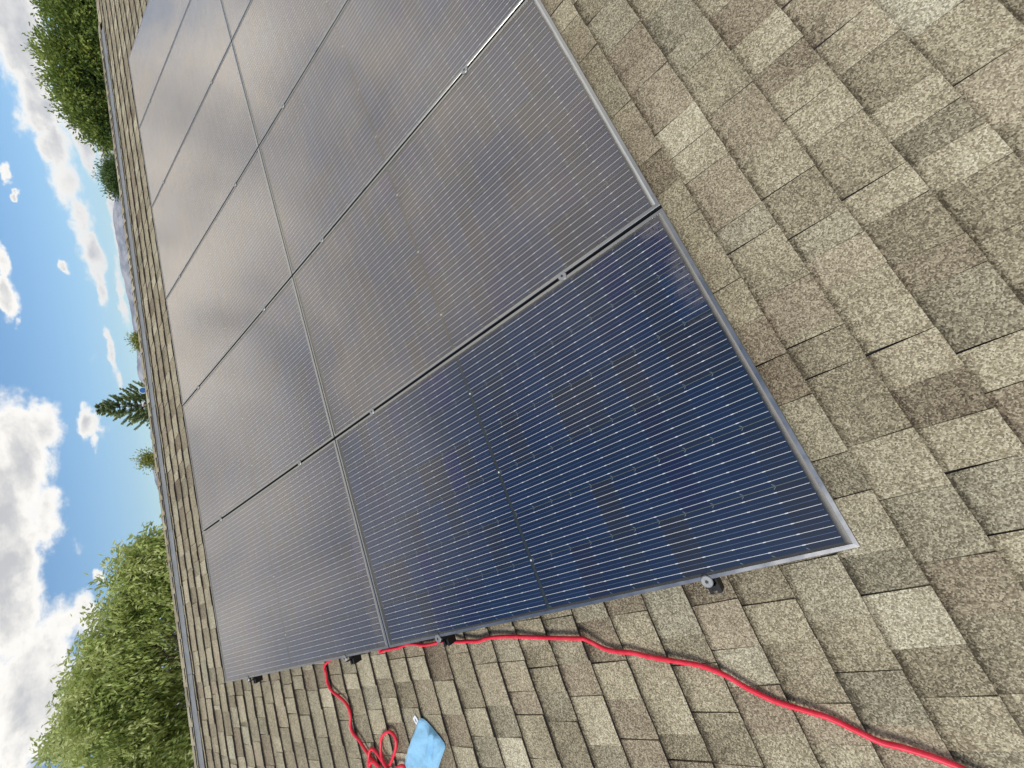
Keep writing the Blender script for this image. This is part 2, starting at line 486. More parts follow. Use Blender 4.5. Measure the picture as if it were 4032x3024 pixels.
class MB:
    def __init__(self):
        self.v, self.f, self.mi, self.at = [], [], [], {}
    def quad(self, pts, mi=0):
        b = len(self.v)
        self.v += [tuple(p) for p in pts]
        self.f.append(tuple(range(b, b + len(pts))))
        self.mi.append(mi)
    def box(self, x0, x1, y0, y1, z0, z1, mi=0):
        b = len(self.v)
        self.v += [(x, y, z) for z in (z0, z1) for y in (y0, y1) for x in (x0, x1)]
        for f in ((0, 2, 3, 1), (4, 5, 7, 6), (0, 1, 5, 4), (2, 6, 7, 3), (0, 4, 6, 2), (1, 3, 7, 5)):
            self.f.append(tuple(b + i for i in f)); self.mi.append(mi)
    def prism(self, poly, z0, z1, mi=0, mi_side=None):
        b, n = len(self.v), len(poly)
        self.v += [(x, y, z0) for x, y in poly] + [(x, y, z1) for x, y in poly]
        self.f.append(tuple(b + n + i for i in range(n))); self.mi.append(mi)
        self.f.append(tuple(b + i for i in reversed(range(n)))); self.mi.append(mi)
        for i in range(n):
            j = (i + 1) % n
            self.f.append((b + i, b + j, b + n + j, b + n + i)); self.mi.append(mi if mi_side is None else mi_side)
    def cyl(self, cx, cy, r, z0, z1, n=20, mi=0, r1=None):
        r1 = r if r1 is None else r1
        b = len(self.v)
        for rr, z in ((r, z0), (r1, z1)):
            self.v += [(cx + rr * math.cos(2 * math.pi * i / n), cy + rr * math.sin(2 * math.pi * i / n), z) for i in range(n)]
        self.f.append(tuple(b + n + i for i in range(n))); self.mi.append(mi)
        self.f.append(tuple(b + i for i in reversed(range(n)))); self.mi.append(mi)
        for i in range(n):
            j = (i + 1) % n
            self.f.append((b + i, b + j, b + n + j, b + n + i)); self.mi.append(mi)
    def tube(self, pts, radii, n=8, mi=0, cap=True):
        b0 = len(self.v)
        m = len(pts)
        for k, p in enumerate(pts):
            p = Vector(p)
            a = Vector(pts[max(0, k - 1)]); c = Vector(pts[min(m - 1, k + 1)])
            d = (c - a)
            if d.length < 1e-9: d = Vector((0, 0, 1))
            d.normalize()
            up = Vector((0, 0, 1)) if abs(d.z) < 0.9 else Vector((1, 0, 0))
            s = d.cross(up).normalized(); u = s.cross(d)
            r = radii[k] if isinstance(radii, (list, tuple)) else radii
            for i in range(n):
                t_ = 2 * math.pi * i / n
                self.v.append(tuple(p + s * (r * math.cos(t_)) + u * (r * math.sin(t_))))
        for k in range(m - 1):
            for i in range(n):
                j = (i + 1) % n
                self.f.append((b0 + k * n + i, b0 + k * n + j, b0 + (k + 1) * n + j, b0 + (k + 1) * n + i)); self.mi.append(mi)
        if cap:
            self.f.append(tuple(b0 + i for i in reversed(range(n)))); self.mi.append(mi)
            self.f.append(tuple(b0 + (m - 1) * n + i for i in range(n))); self.mi.append(mi)
    def build(self, name, mats, parent=None, smooth=False, attrs=None):
        return mesh_obj(name, self.v, self.f, mats, parent, self.mi, attrs or self.at or None, smooth)

# ------------------------------------------------------------------ ground, mountains
GZ = -4.6
def make_ground_mat():
    m, t = new_mat('dry_valley_ground')
    oc = t.n('ShaderNodeTexCoord').outputs['Object']
    n = t.noise(oc, 0.02, 6, 0.6); n2 = t.noise(oc, 1.5, 5, 0.6)
    c = t.mix(t.smooth(n.outputs[0], 0.4, 0.6), (0.07, 0.10, 0.035), (0.24, 0.20, 0.13))
    c = t.mix(t.m('MULTIPLY', n2.outputs[0], 0.5), c, (0.10, 0.11, 0.05))
    finish(t, principled(t, c, 0.95, spec=0.1).outputs[0])
    return m
gm = MB()
R0 = 14000
NG = 48
gm.v = [(0, 0, GZ)] + [(R0 * math.cos(2 * math.pi * i / NG), R0 * math.sin(2 * math.pi * i / NG), GZ) for i in range(NG)]
gm.f = [(0, 1 + i, 1 + (i + 1) % NG) for i in range(NG)]; gm.mi = [0] * NG
go = gm.build('ground', make_ground_mat()); go['kind'] = 'structure'

def make_mtn_mat():
    m, t = new_mat('pale_shale_cliffs')
    oc = t.n('ShaderNodeTexCoord').outputs['Object']
    n = t.noise(oc, 0.012, 7, 0.62)
    n2 = t.noise(t.vmul(oc, (0.004, 0.004, 0.03)), 1.0, 4, 0.6)
    c = t.mix(t.smooth(n.outputs[0], 0.35, 0.65), (0.17, 0.18, 0.22), (0.44, 0.43, 0.44))
    c = t.mix(t.smooth(n2.outputs[0], 0.55, 0.68, 0.0, 0.8), c, (0.66, 0.60, 0.52))
    finish(t, principled(t, c, 0.95, spec=0.1, bump=n.outputs[0], bstr=0.9, bdist=30.0).outputs[0])
    return m
RIDGE = [(330, 380), (375, 500), (398, 585), (401, 633), (416, 723), (440, 778), (431, 826), (431, 856), (440, 916), (455, 989), (461, 1060), (464, 1066), (482, 1133),
         (506, 1241), (521, 1362), (527, 1398), (527, 1446), (533, 1488), (548, 1510), (566, 1522), (582, 1600), (585, 1680), (579, 1723), (594, 1750), (600, 1785), (585, 1844),
         (597, 1892), (615, 1940), (633, 1975), (630, 2006), (622, 2040), (632, 2080), (625, 2200), (640, 2400), (650, 2700), (640, 2950)]
prof = sorted([azel(x, y) for x, y in RIDGE])
def ridge_el(a):
    if a <= prof[0][0]: return prof[0][1] + 0.006 * math.sin((a - prof[0][0]) * 9)
    if a >= prof[-1][0]: return prof[-1][1] + 0.006 * math.sin((a - prof[-1][0]) * 9)
    for (a0, e0), (a1, e1) in zip(prof, prof[1:]):
        if a0 <= a <= a1: return e0 + (e1 - e0) * (a - a0) / (a1 - a0)
mm_ = MB()
NA, NR = 640, 22
A0, A1 = math.radians(-20), math.radians(170)
DIST = 3200.0
for i in range(NA + 1):
    a = A0 + (A1 - A0) * i / NA
    e = ridge_el(a)
    H = DIST * math.tan(e) + P0.z - GZ
    for j in range(NR + 1):
        u = j / NR                                # 0 foot .. 1 behind the crest
        if u <= 0.8:
            s = u / 0.8
            r = DIST - 900 * (1 - s)
            h = H * (0.25 * s + 0.75 * s ** 2.6)
            gul = mnoise.noise(Vector((a * 95, s * 1.5, 0))) * 0.6 + mnoise.noise(Vector((a * 240, s * 2, 5))) * 0.7
            h += H * 0.22 * gul * math.sin(math.pi * min(1, s * 1.02)) ** 0.8
            r += 120 * gul * (1 - s)
        else:
            s = (u - 0.8) / 0.2
            r = DIST + 900 * s
            h = H * (1 - 0.75 * s)
        mm_.v.append((P0.x + r * math.cos(a), P0.y + r * math.sin(a), GZ - 2 + h))
for i in range(NA):
    for j in range(NR):
        b = i * (NR + 1) + j
        mm_.f.append((b, b + NR + 1, b + NR + 2, b + 1)); mm_.mi.append(0)
mo = mm_.build('mountains', make_mtn_mat(), smooth=True); mo['kind'] = 'structure'

# ------------------------------------------------------------------ house and roof
house = empty('house', (0, 0, 0))
tag(house, 'house with a tan laminated shingle roof under the solar panels', 'house')
U0, U1 = -4.2, 12.5
VE, VR = -1.7, 4.90
ZD = -0.118
d = MB()
d.box(U0, U1, VE, VR, ZD - 0.02, ZD)
o = d.build('roof_deck', M_DECK, house); o.rotation_euler = ROOF_ROT
# far slope
far = MB()
pk = W(0, VR, ZD - 0.001)
def far_pt(u, s, z=0.0):      # s metres down the far side from the ridge
    return (u, pk.y + s * CP + z * SP, pk.z - s * SP + z * CP)
far.quad([far_pt(U0, 0.0), far_pt(U1, 0.0), far_pt(U1, 6.5), far_pt(U0, 6.5)])
far.quad([far_pt(U0, 0.0, -.02), far_pt(U0, 6.5, -.02), far_pt(U1, 6.5, -.02), far_pt(U1, 0.0, -.02)])
far.build('far_roof_slope', M_GRAN, house, attrs={'tone': [.5] * 8, 'hue': [.4] * 8, 'band': [0] * 8})
wl = MB()
e0 = W(0, VE + 0.4, ZD - 0.03)
yb = pk.y + 6.1 * CP
x0, x1 = U0 + .3, U1 - .3
for x in (x0, x1):
    pts = [(x, e0.y, GZ), (x, yb, GZ), (x, yb, pk.z - 6.1 * SP - .03), (x, pk.y, pk.z - .035), (x, e0.y, e0.z)]
    wl.quad(pts if x > 0 else pts[::-1])
wl.quad([(x0, e0.y, GZ), (x1, e0.y, GZ), (x1, e0.y, e0.z), (x0, e0.y, e0.z)])
wl.quad([(x1, yb, GZ), (x0, yb, GZ), (x0, yb, pk.z - 6.1 * SP - .03), (x1, yb, pk.z - 6.1 * SP - .03)])
wl.build('wall', M_WALL, house)

# shingles -------------------------------------------------------
EXPO = 0.1442
V0 = 1.79
ZT = -0.110
def shingle(u0, u1, v, thick, tone, hue, band, rnd):
    """one laminated tab: butt edge at v, running up to the next course"""
    nu, nv = 3, 4
    ln = EXPO + 0.012
    tl_, tr_ = rnd.uniform(-.004, .004), rnd.uniform(-.004, .004)
    jb = [rnd.uniform(-.0012, .0012) for _ in range(nu + 1)]
    curl = [rnd.uniform(-.0006, .0012) for _ in range(nu + 1)]
    V, Fc, MI, T, H_, B, K_ = [], [], [], [], [], [], []
    for j in range(nv + 1):
        s = (0, .45, .80, .915, 1)[j]
        for i in range(nu + 1):
            q = i / nu
            u = u0 + (u1 - u0) * q + (tl_ * (1 - q) + tr_ * q) * s
            vv = v + ln * s + (jb[i] if j == 0 else 0)
            z = ZT + thick * (1 - s) + (-0.0052) * s + (curl[i] if j == 0 else 0)
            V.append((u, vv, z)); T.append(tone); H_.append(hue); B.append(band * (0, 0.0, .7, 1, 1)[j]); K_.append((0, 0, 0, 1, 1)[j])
    nt = len(V)
    for j in range(nv):
        for i in range(nu):
            a = j * (nu + 1) + i
            Fc.append((a, a + 1, a + nu + 2, a + nu + 1)); MI.append(0)
    # skirts (butt, left, right)
    def skirt(idx, mat=1):
        b = len(V)
        for k in idx:
            x, y, z = V[k]
            V.append((x, y, z)); V.append((x, y, ZT - 0.0075)); T.extend([tone * .5] * 2); H_.extend([hue] * 2); B.extend([0] * 2); K_.extend([0] * 2)
        for k in range(len(idx) - 1):
            Fc.append((b + 2 * k, b + 2 * k + 1, b + 2 * k + 3, b + 2 * k + 2)); MI.append(mat)
    skirt([i for i in range(nu + 1)][::-1])
    skirt([j * (nu + 1) for j in range(nv + 1)])
    skirt([j * (nu + 1) + nu for j in range(nv + 1)][::-1], 0)
    return V, Fc, MI, T, H_, B, K_
def project(p):
    dd = W(*p) - P0
    z = dd.dot(vf)
    if z <= 0.05: return None
    return IW / 2 + F_PX * dd.dot(vr) / z, IH / 2 + F_PX * dd.dot(vd) / z, z
rnd = random.Random(21)
pieces = []
k = -24
while True:
    v = V0 + EXPO * k
    k += 1
    if v < VE: continue
    if v > 4.70: break
    u = U0 - rnd.uniform(0, .2)
    tab = rnd.random() < .5
    while u < U1:
        w = rnd.choice((rnd.uniform(.07, .12), rnd.uniform(.10, .16), rnd.uniform(.12, .20)))
        if rnd.random() < .04: w = rnd.uniform(.018, .035)
        tab = not tab
        if rnd.random() < .12: tab = not tab
        if tab: tone = rnd.gauss(.59, .15)
        else: tone = rnd.gauss(.46, .15)
        hue = rnd.random()
        if hue > .8: tone -= .08
        th = rnd.uniform(.0056, .0074) if tab else rnd.uniform(.0022, .0034)
        band = 0.0 if tab else (rnd.uniform(.5, 1.0) if rnd.random() < .8 else 0)
        if tab and rnd.random() < .35: band = rnd.uniform(.3, .9)
        un = u + w
        hidden = (u > 0.35 and un < 6.0 and v > 0.25 and v + EXPO < 3.45)
        if not hidden:
            cpt = project(((u + un) / 2, v + EXPO / 2, ZT))
            size = 0
            if cpt and -150 < cpt[0] < IW + 150 and -150 < cpt[1] < IH + 150:
                inside = (u > 0.02 and un < 6.3 and v > 0.10 and v < 3.66)
                size = 0 if inside else w * EXPO / cpt[2] ** 3
            pieces.append((size, u, un, v, th, max(0, min(1, tone)), hue, band))
        u = un + (rnd.uniform(.0006, .0024) if rnd.random() < .85 else 0)
pieces.sort(key=lambda p: -p[0])
bm_rest = MB(); rT, rH, rB, rK = [], [], [], []
rs = random.Random(5)
for n_, (size, u, un, v, th, tone, hue, band) in enumerate(pieces):
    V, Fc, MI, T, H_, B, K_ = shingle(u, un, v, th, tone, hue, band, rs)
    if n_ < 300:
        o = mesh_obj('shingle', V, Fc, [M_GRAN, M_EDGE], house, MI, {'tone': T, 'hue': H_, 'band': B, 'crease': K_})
        o.rotation_euler = ROOF_ROT
    else:
        b = len(bm_rest.v)
        bm_rest.v += V; bm_rest.f += [tuple(b + i for i in f) for f in Fc]; bm_rest.mi += MI
        rT += T; rH += H_; rB += B; rK += K_
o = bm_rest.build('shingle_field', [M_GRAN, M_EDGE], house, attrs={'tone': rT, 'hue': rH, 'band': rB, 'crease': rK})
o.rotation_euler = ROOF_ROT
o['kind'] = 'stuff'
o['label'] = 'smaller and hidden tan laminated shingles of the roof slope'

# ridge: metal vent flange in lengths, black mesh, cap shingles ----
VENT_END = 8.25
u = -4.1
joints = [-4.0, -3.55, -2.35, -1.13, 0.09, 1.31, 2.54, 3.79, 5.03, 6.25, 7.45, VENT_END]
for a_, b_ in zip(joints, joints[1:]):
    fl = MB()
    N = 14
    ja = rs.uniform(-.003, .003)
    P_ = []
    for i in range(N + 1):
        uu = a_ + .0015 + (b_ - a_ - .003) * i / N
        w1 = mnoise.noise(Vector((uu * 3.1, 0, 1))) * .004 + ja
        z1 = mnoise.noise(Vector((uu * 4.3, 4, 1))) * .0025
        P_.append([(uu, 4.702 + w1, ZT + .0065 + z1), (uu, 4.700 + w1, ZT + .0095 + z1), (uu, 4.712 + w1, ZT + .0105 + z1), (uu, 4.775 + w1, ZT + .0125 + z1 * .5), (uu, 4.780 + w1, ZT + .0165), (uu, 4.792 + w1, ZT + .0165)])
    nn = len(P_[0])
    for r_ in P_: fl.v += r_
    for i in range(N):
        for j in range(nn - 1):
            b = i * nn + j
            fl.f.append((b, b + nn, b + nn + 1, b + 1)); fl.mi.append(0)
    o = fl.build('vent_flange', M_METAL, house); o.rotation_euler = ROOF_ROT
ms = MB()
N = 900
nn = 3
for i in range(N + 1):
    uu = -4.0 + (VENT_END + 4.0) * i / N
    wv = .004 * math.sin(uu * 7.3) + .003 * math.sin(uu * 2.1 + 1)
    rib = .0022 if i % 2 else 0
    ms.v += [(uu, 4.792 + wv + rib, ZT + .008), (uu, 4.794 + wv + rib, ZT + .024), (uu, 4.82, ZT + .0235)]
for i in range(N):
    for j in range(2):
        b = i * 3 + j
        ms.f.append((b, b + 3, b + 4, b + 1)); ms.mi.append(0)
o = ms.build('vent_mesh', M_MESH, house); o.rotation_euler = ROOF_ROT
# cap shingles
u = -4.1
while u < 12.3:
    ln = rs.uniform(.135, .150)
    if rs.random() < .25: ln = rs.uniform(.20, .30)
    on_vent = u < VENT_END
    tone, hue = max(0.15, min(.95, rs.gauss(.56, .12))), rs.random()
    lift = .018 if on_vent else .002
    jit = rs.uniform(-.002, .002) - .006
    prof_ = [(4.790 + jit - (0 if on_vent else .03), ZT + lift - .001), (4.788 + jit - (0 if on_vent else .03), ZT + lift + .0035), (4.835, ZT + lift + .004), (4.872, ZT + lift + .0018), (4.897, ZT + lift - .004),
             (4.925, ZT + lift - .018), (5.0, ZT + lift - .060)]
    V, Fc, MI = [], [], []
    for q in range(4):
        s = q / 3
        uu = u + (ln + .02) * s
        dz = .0028 * (1 - s)
        for (vv, z_) in prof_:
            V.append((uu, vv + mnoise.noise(Vector((uu * 3, vv * 2, 0))) * .002, z_ + dz))
    m_ = len(prof_)
    for q in range(3):
        for j in range(m_ - 1):
            b = q * m_ + j
            Fc.append((b, b + m_, b + m_ + 1, b + 1)); MI.append(1 if j == 0 else 0)
    b = len(V)
    for (vv, z_) in prof_:
        V.append((u, vv, z_ + .0045)); V.append((u, vv, z_ - .003))
    for j in range(m_ - 1):
        Fc.append((b + 2 * j, b + 2 * j + 2, b + 2 * j + 3, b + 2 * j + 1)); MI.append(1)
    o = mesh_obj('cap_shingle', V, Fc, [M_GRAN, M_EDGE], house, MI, {'tone': [tone] * len(V), 'hue': [hue] * len(V), 'band': [0.0] * len(V)})
    o.rotation_euler = ROOF_ROT
    u += ln

# ------------------------------------------------------------------ solar panels
PW, PH, GU, GV = 1.045, 1.879, 0.012, 0.006
LIP, FH = 0.011, 0.032
CWD, GAP = 0.1655, 0.0034
MX = (PW - 6 * CWD - 5 * GAP) / 2
CL = 0.0825
MIDG = 0.013
MY = (PH - 22 * CL - MIDG) / 2
def cell_xy(i, j):
    x = MX + i * (CWD + GAP)
    y = MY + j * CL + (MIDG if j >= 11 else 0)
    return x, y
def cell_poly(x, y):
    c = .0060
    return [(x, y), (x + CWD, y), (x + CWD, y + CL - .0005 - c), (x + CWD - c * .8, y + CL - .0005), (x + c * .8, y + CL - .0005), (x, y + CL - .0005 - c)]
ZC = -0.0046
# shared meshes
def me_of(o):
    me = o.data
    bpy.data.objects.remove(o)
    return me
def rail_mesh(length):
    """frame side of the given length along +x, mitred; the lip faces +y"""
    f = MB()
    L = length
    r = .0012
    f.v = [(0, 0, -r), (L, 0, -r), (r, r, 0), (L - r, r, 0), (LIP, LIP, 0), (L - LIP, LIP, 0), (LIP, LIP, -.0022), (L - LIP, LIP, -.0022),
           (0, 0, -FH), (L, 0, -FH), (LIP, LIP, -FH), (L - LIP, LIP, -FH)]
    f.f = [(0, 1, 3, 2), (2, 3, 5, 4), (4, 5, 7, 6), (8, 9, 1, 0), (10, 11, 9, 8), (6, 7, 11, 10), (0, 2, 4, 6, 10, 8), (1, 9, 11, 7, 5, 3)]
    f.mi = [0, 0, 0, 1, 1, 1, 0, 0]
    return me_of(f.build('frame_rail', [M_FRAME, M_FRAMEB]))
ME_SHORT, ME_LONG = rail_mesh(PW), rail_mesh(PH)
c_ = MB(); c_.prism(cell_poly(0, 0), ZC - .0004, ZC)
ME_CELL = me_of(c_.build('cell', M_CELL, attrs={'tone': [0.0] * len(c_.v)}))
def build_cells_all():
    c = MB(); T = []
    rr = random.Random(3)
    for i in range(6):
        for j in range(22):
            x, y = cell_xy(i, j)
            b = len(c.v)
            c.prism(cell_poly(x, y), ZC - .0004, ZC)
            T += [rr.random()] * (len(c.v) - b)
    return me_of(c.build('cell_field', M_CELL, attrs={'tone': T}))
ME_CELLS = build_cells_all()
def build_wires(bright):
    w = MB()
    zz_ = ZC + .0003
    for i in range(6):
        for k_ in range(6):
            x0_, _ = cell_xy(i, 0)
            off = (k_ + (.5 if bright else 1.0)) * CWD / 6
            if not bright and k_ == 5: continue
            x = x0_ + off
            hw = .00052 if bright else .0004
            for h in range(2):
                ya = cell_xy(0, h * 11)[1] + .003
                yb_ = cell_xy(0, h * 11 + 10)[1] + CL - .003
                if bright:
                    ya -= .002; yb_ += .002
                w.box(x - hw, x + hw, ya, yb_, zz_ - .0002, zz_)
                if bright:
                    for j in range(1, 11):
                        yj = cell_xy(0, h * 11 + j)[1]
                        w.box(x - .0011, x + .0011, yj - .0035, yj + .0045, zz_ - .0002, zz_ + .0003)
    return me_of(w.build('busbar_wires', M_WIRE if bright else M_WIRE2))
ME_W1, ME_W2 = build_wires(True), build_wires(False)
def build_marks():
    w = MB()
    z_ = ZC + .0002
    for i in range(7):
        for j in range(22):
            x, y = cell_xy(min(i, 5), j)
            yy = y + CL - .0005
            c = .0060
            if i < 6:
                w.quad([(x, yy - c, z_), (x + .0011, yy - c, z_), (x + c * .8 + .0011, yy, z_), (x + c * .8, yy, z_)])
            if i > 0:
                xr = (cell_xy(i - 1, 0)[0] + CWD)
                w.quad([(xr - .0011, yy - c, z_), (xr, yy - c, z_), (xr - c * .8, yy, z_), (xr - c * .8 - .0011, yy, z_)])
    # thin bright line down every column gap and the tabs across the middle gap
    for i in range(1, 6):
        xg = cell_xy(i, 0)[0] - GAP / 2
        w.box(xg - .0003, xg + .0003, MY, PH / 2 - .006, z_ - .0006, z_ - .0004)
        w.box(xg - .0003, xg + .0003, PH / 2 + .006, PH - MY, z_ - .0006, z_ - .0004)
    for i in (1, 3, 5):
        xg = cell_xy(i, 0)[0] - GAP / 2
        w.box(xg - .003, xg + .003, PH / 2 - .0032, PH / 2 + .0032, z_ - .0006, z_ + .0002, 1)
    return me_of(w.build('cell_corner_marks', [M_GRID, M_WIRE]))
ME_MARK = build_marks()
gl_ = MB()
zt_ = -.0016
gl_.v = [(LIP - .001, LIP - .001, zt_), (PW - LIP + .001, LIP - .001, zt_), (PW - LIP + .001, PH - LIP + .001, zt_), (LIP - .001, PH - LIP + .001, zt_)]
gl_.f = [(0, 1, 2, 3)]; gl_.mi = [0]
ME_GLASS = me_of(gl_.build('glass', M_GLASS))
bk = MB(); bk.box(LIP - .001, PW - LIP + .001, LIP - .001, PH - LIP + .001, ZC - .0014, ZC - .0009)
ME_BACK = me_of(bk.build('backsheet', M_BACK))
def child(name, me, parent, loc=(0, 0, 0), rot=(0, 0, 0)):
    o = bpy.data.objects.new(name, me)
    COL.objects.link(o)
    o.parent = parent
    o.location = loc
    o.rotation_euler = rot
    return o
PANEL_TXT = {
    (0, 0): ('nearest, dark blue solar panel at the array corner beside the red hose', .02),
    (1, 0): ('scuffed grey solar panel, second of the row farther from the ridge', .95),
    (2, 0): ('tan reflecting solar panel, third of the row farther from the ridge', .75),
    (3, 0): ('lower row solar panel between the tan reflecting third panel and the cut off fifth', .6),
    (4, 0): ('sliver of a lower row solar panel cut off by the edge of the photo', .5),
    (0, 1): ('upper row solar panel at the array corner nearest the pale green tree', .28),
    (1, 1): ('second solar panel of the ridge row, with a small lime smear at its corner', .4),
    (2, 1): ('third solar panel of the ridge row, a white lime streak along its edge', .55),
    (3, 1): ('fourth solar panel of the row beside the ridge, reflecting pale grey cloud', .55),
    (4, 1): ('fifth solar panel of the ridge row, reflecting a patch of blue sky', .4),
    (5, 1): ('pale streaked solar panel at the far end of the ridge row', .7),
}
rr = random.Random(11)
for (i, j), (txt, dirt) in PANEL_TXT.items():
    px_, py_ = i * (PW + GU), j * (PH + GV)
    root = empty('solar_panel', W(px_, py_, 0), ROOF_ROT)
    tag(root, txt, 'solar panel', 'solar panels on the roof')
    child('frame_rail', ME_SHORT, root)
    child('frame_rail', ME_SHORT, root, (PW, PH, 0), (0, 0, math.pi))
    child('frame_rail', ME_LONG, root, (PW, 0, 0), (0, 0, math.pi / 2))
    child('frame_rail', ME_LONG, root, (0, PH, 0), (0, 0, -math.pi / 2))
    gg = child('glass', ME_GLASS, root); gg['dirt'] = float(dirt)
    child('backsheet', ME_BACK, root)
    o = child('busbar_wires', ME_W1, root); o['kind'] = 'stuff'
    o = child('fine_busbar_wires', ME_W2, root); o['kind'] = 'stuff'
    o = child('cell_corner_marks', ME_MARK, root); o['kind'] = 'stuff'
    if (i, j) in ((0, 0), (0, 1), (1, 0)):
        for ci in range(6):
            for cj in range(22):
                x, y = cell_xy(ci, cj)
                child('cell', ME_CELL, root, (x, y, 0))
    else:
        o = child('cell_field', ME_CELLS, root); o['kind'] = 'stuff'

# mounting rails --------------------------------------------------
RV = [.377, 1.536, 2.259, 3.405]
RTXT = ['black mounting rail end poking out under the lower corner of the nearest panel',
        'black mounting rail end crossed by the red hose',
        'black mounting rail end beside the spot where the coiled hose slips under the panels',
        'black mounting rail end closest to the ridge']
for v, txt in zip(RV, RTXT):
    root = empty('mounting_rail', W(0, v, -FH), ROOF_ROT)
    tag(root, txt, 'rail', 'mounting rails under the solar panels')
    rl = MB()
    hw, ht, th = .017, .044, .0022
    x0_, x1_ = -.050, 6.36
    rl.box(x0_, x1_, -hw, -hw + th, -ht, -.0005)
    rl.box(x0_, x1_, hw - th, hw, -ht, -.0005)
    rl.box(x0_, x1_, -hw + th, hw - th, -ht, -ht + th)
    rl.box(x0_, x1_, -hw + th, -.006, -th - .0005, -.0005)
    rl.box(x0_, x1_, .006, hw - th, -th - .0005, -.0005)
    rl.box(x0_ + .001, x1_, -hw + th, hw - th, -ht * .5 - th / 2, -ht * .5 + th / 2)
    rl.build('rail_profile', M_RAIL, root)
    ce = MB()
    xe = x0_ - .0006
    ce.box(xe, x0_ + .0002, -hw, -hw + th, -ht, -.0005)
    ce.box(xe, x0_ + .0002, hw - th, hw, -ht, -.0005)
    ce.box(xe, x0_ + .0002, -hw + th, hw - th, -ht, -ht + th)
    ce.build('cut_end', M_RAILCUT, root)
    for fu in (.03, 1.25, 2.45, 3.65, 4.85, 6.05):
        ft = MB()
        ft.box(fu - .03, fu + .03, -.028, .028, -ht - .034, -ht - .001)
        ft.cyl(fu + .02, -.022, .006, -ht - .001, -ht + .012, 8)
        ft.build('mount_foot', M_RAIL, root)

# clamps ----------------------------------------------------------
def clamp_meshes():
    dsk = MB()
    dsk.cyl(0, 0, .0165, .0, .0022, 28, 0)
    dsk.cyl(0, 0, .0165, .0022, .0042, 28, 0, .0145)
    stem = MB()
    stem.cyl(0, 0, .0042, -FH, .0, 10)
    sc_ = MB()
    n = 12
    poly = [((.0060 if q % 2 else .0036) * math.cos(2 * math.pi * q / n), (.0060 if q % 2 else .0036) * math.sin(2 * math.pi * q / n)) for q in range(n)]
    sc_.prism(poly, .0042, .0046)
    return me_of(dsk.build('clamp_disc', M_DISC)), me_of(stem.build('bolt', M_RAIL)), me_of(sc_.build('star_recess', M_DISCD))
ME_D, ME_S, ME_R = clamp_meshes()
rowname = ['lowest rail', 'second rail', 'third rail', 'topmost rail']
def clamp(u, v, label, group):
    root = empty('panel_clamp', W(u, v, 0.0003), ROOF_ROT)
    tag(root, label, 'clamp', group)
    child('clamp_disc', ME_D, root); child('bolt', ME_S, root); child('star_recess', ME_R, root)
    return root
ENDT = ['round end clamp at the left edge of the nearest panel, on the lowest rail',
        'round end clamp right where the red hose passes over its rail',
        'round end clamp on the left array edge between the two places where the hose shows',
        'round end clamp on the left array edge closest to the ridge']
for v, tx in zip(RV, ENDT):
    c = clamp(-.0035, v, tx, 'end clamps along the left edge of the array')
    br = MB(); br.box(-.020, -.0015, -.013, .013, -FH, -FH + .003); br.box(-.020, -.017, -.013, .013, -FH, -.004)
    br.build('end_bracket', M_RAIL, c)
ordn = ['first', 'second', 'third', 'fourth', 'fifth']
for gi in range(5):
    ug = (gi + 1) * PW + (gi + .5) * GU
    for ri, v in enumerate(RV):
        if gi == 2 and ri == 0 or gi == 3 and ri < 2 or gi == 4 and ri < 3: continue
        if gi == 3 and ri == 2: pass
        clamp(ug, v, 'round clamp in the %s panel column gap from the hose side, on the %s' % (ordn[gi], rowname[ri]), 'clamps in the gaps between panels')
clamp(6 * PW + 5 * GU + .0035, RV[3], 'round end clamp on the far array edge, against the shingles near the ridge', None)
for uu in (.62, 1.45, 2.5): pass

# ------------------------------------------------------------------ red hose
HR = 0.0072
HZ = ZT + .0075 + HR
def spline(pts, step=6):
    P_ = [Vector(p) for p in pts]
    out = []
    for i in range(len(P_) - 1):
        p0, p1, p2, p3 = P_[max(0, i - 1)], P_[i], P_[i + 1], P_[min(len(P_) - 1, i + 2)]
        for s in range(step):
            t_ = s / step
            out.append(0.5 * ((2 * p1) + (-p0 + p2) * t_ + (2 * p0 - 5 * p1 + 4 * p2 - p3) * t_ ** 2 + (-p0 + 3 * p1 - 3 * p2 + p3) * t_ ** 3))
    out.append(P_[-1])
    return out
lower = [(4100, 3190), (3950, 3105), (3796, 3030), (3741, 3006), (3648, 2972), (3555.6, 2944), (3463, 2920), (3370, 2876.5), (3265, 2827), (3185, 2802), (3062, 2765), (3000, 2738), (2938, 2707),
         (2864, 2663.6), (2802, 2636), (2741, 2617), (2648, 2602), (2555.6, 2586), (2494, 2571), (2432, 2566), (2383, 2555.6), (2333, 2531), (2300, 2516), (2280, 2514), (2148, 2511), (2000, 2506),
         (1918, 2513), (1900, 2520), (1878, 2525), (1844, 2525), (1803, 2527), (1763, 2524), (1742, 2526), (1718, 2531), (1695, 2537), (1668, 2540), (1627, 2536), (1601, 2538)]
hp = []
for (x, y) in lower:
    lift = 0.012 * math.exp(-((x - 1760) / 60.0) ** 2) + .010 * math.exp(-((x - 2290) / 60.0) ** 2)
    hp.append(on_roof(x, y, HZ + lift))
for (x, y) in [(1578, 2546), (1560, 2552), (1535, 2556), (1515, 2561), (1495, 2562)]:
    hp.append(on_roof(x, y, HZ))
hp += [Vector((.05, 1.98, HZ)), Vector((.07, 2.12, HZ)), Vector((.05, 2.27, HZ - .001)), Vector((.012, 2.37, HZ))]
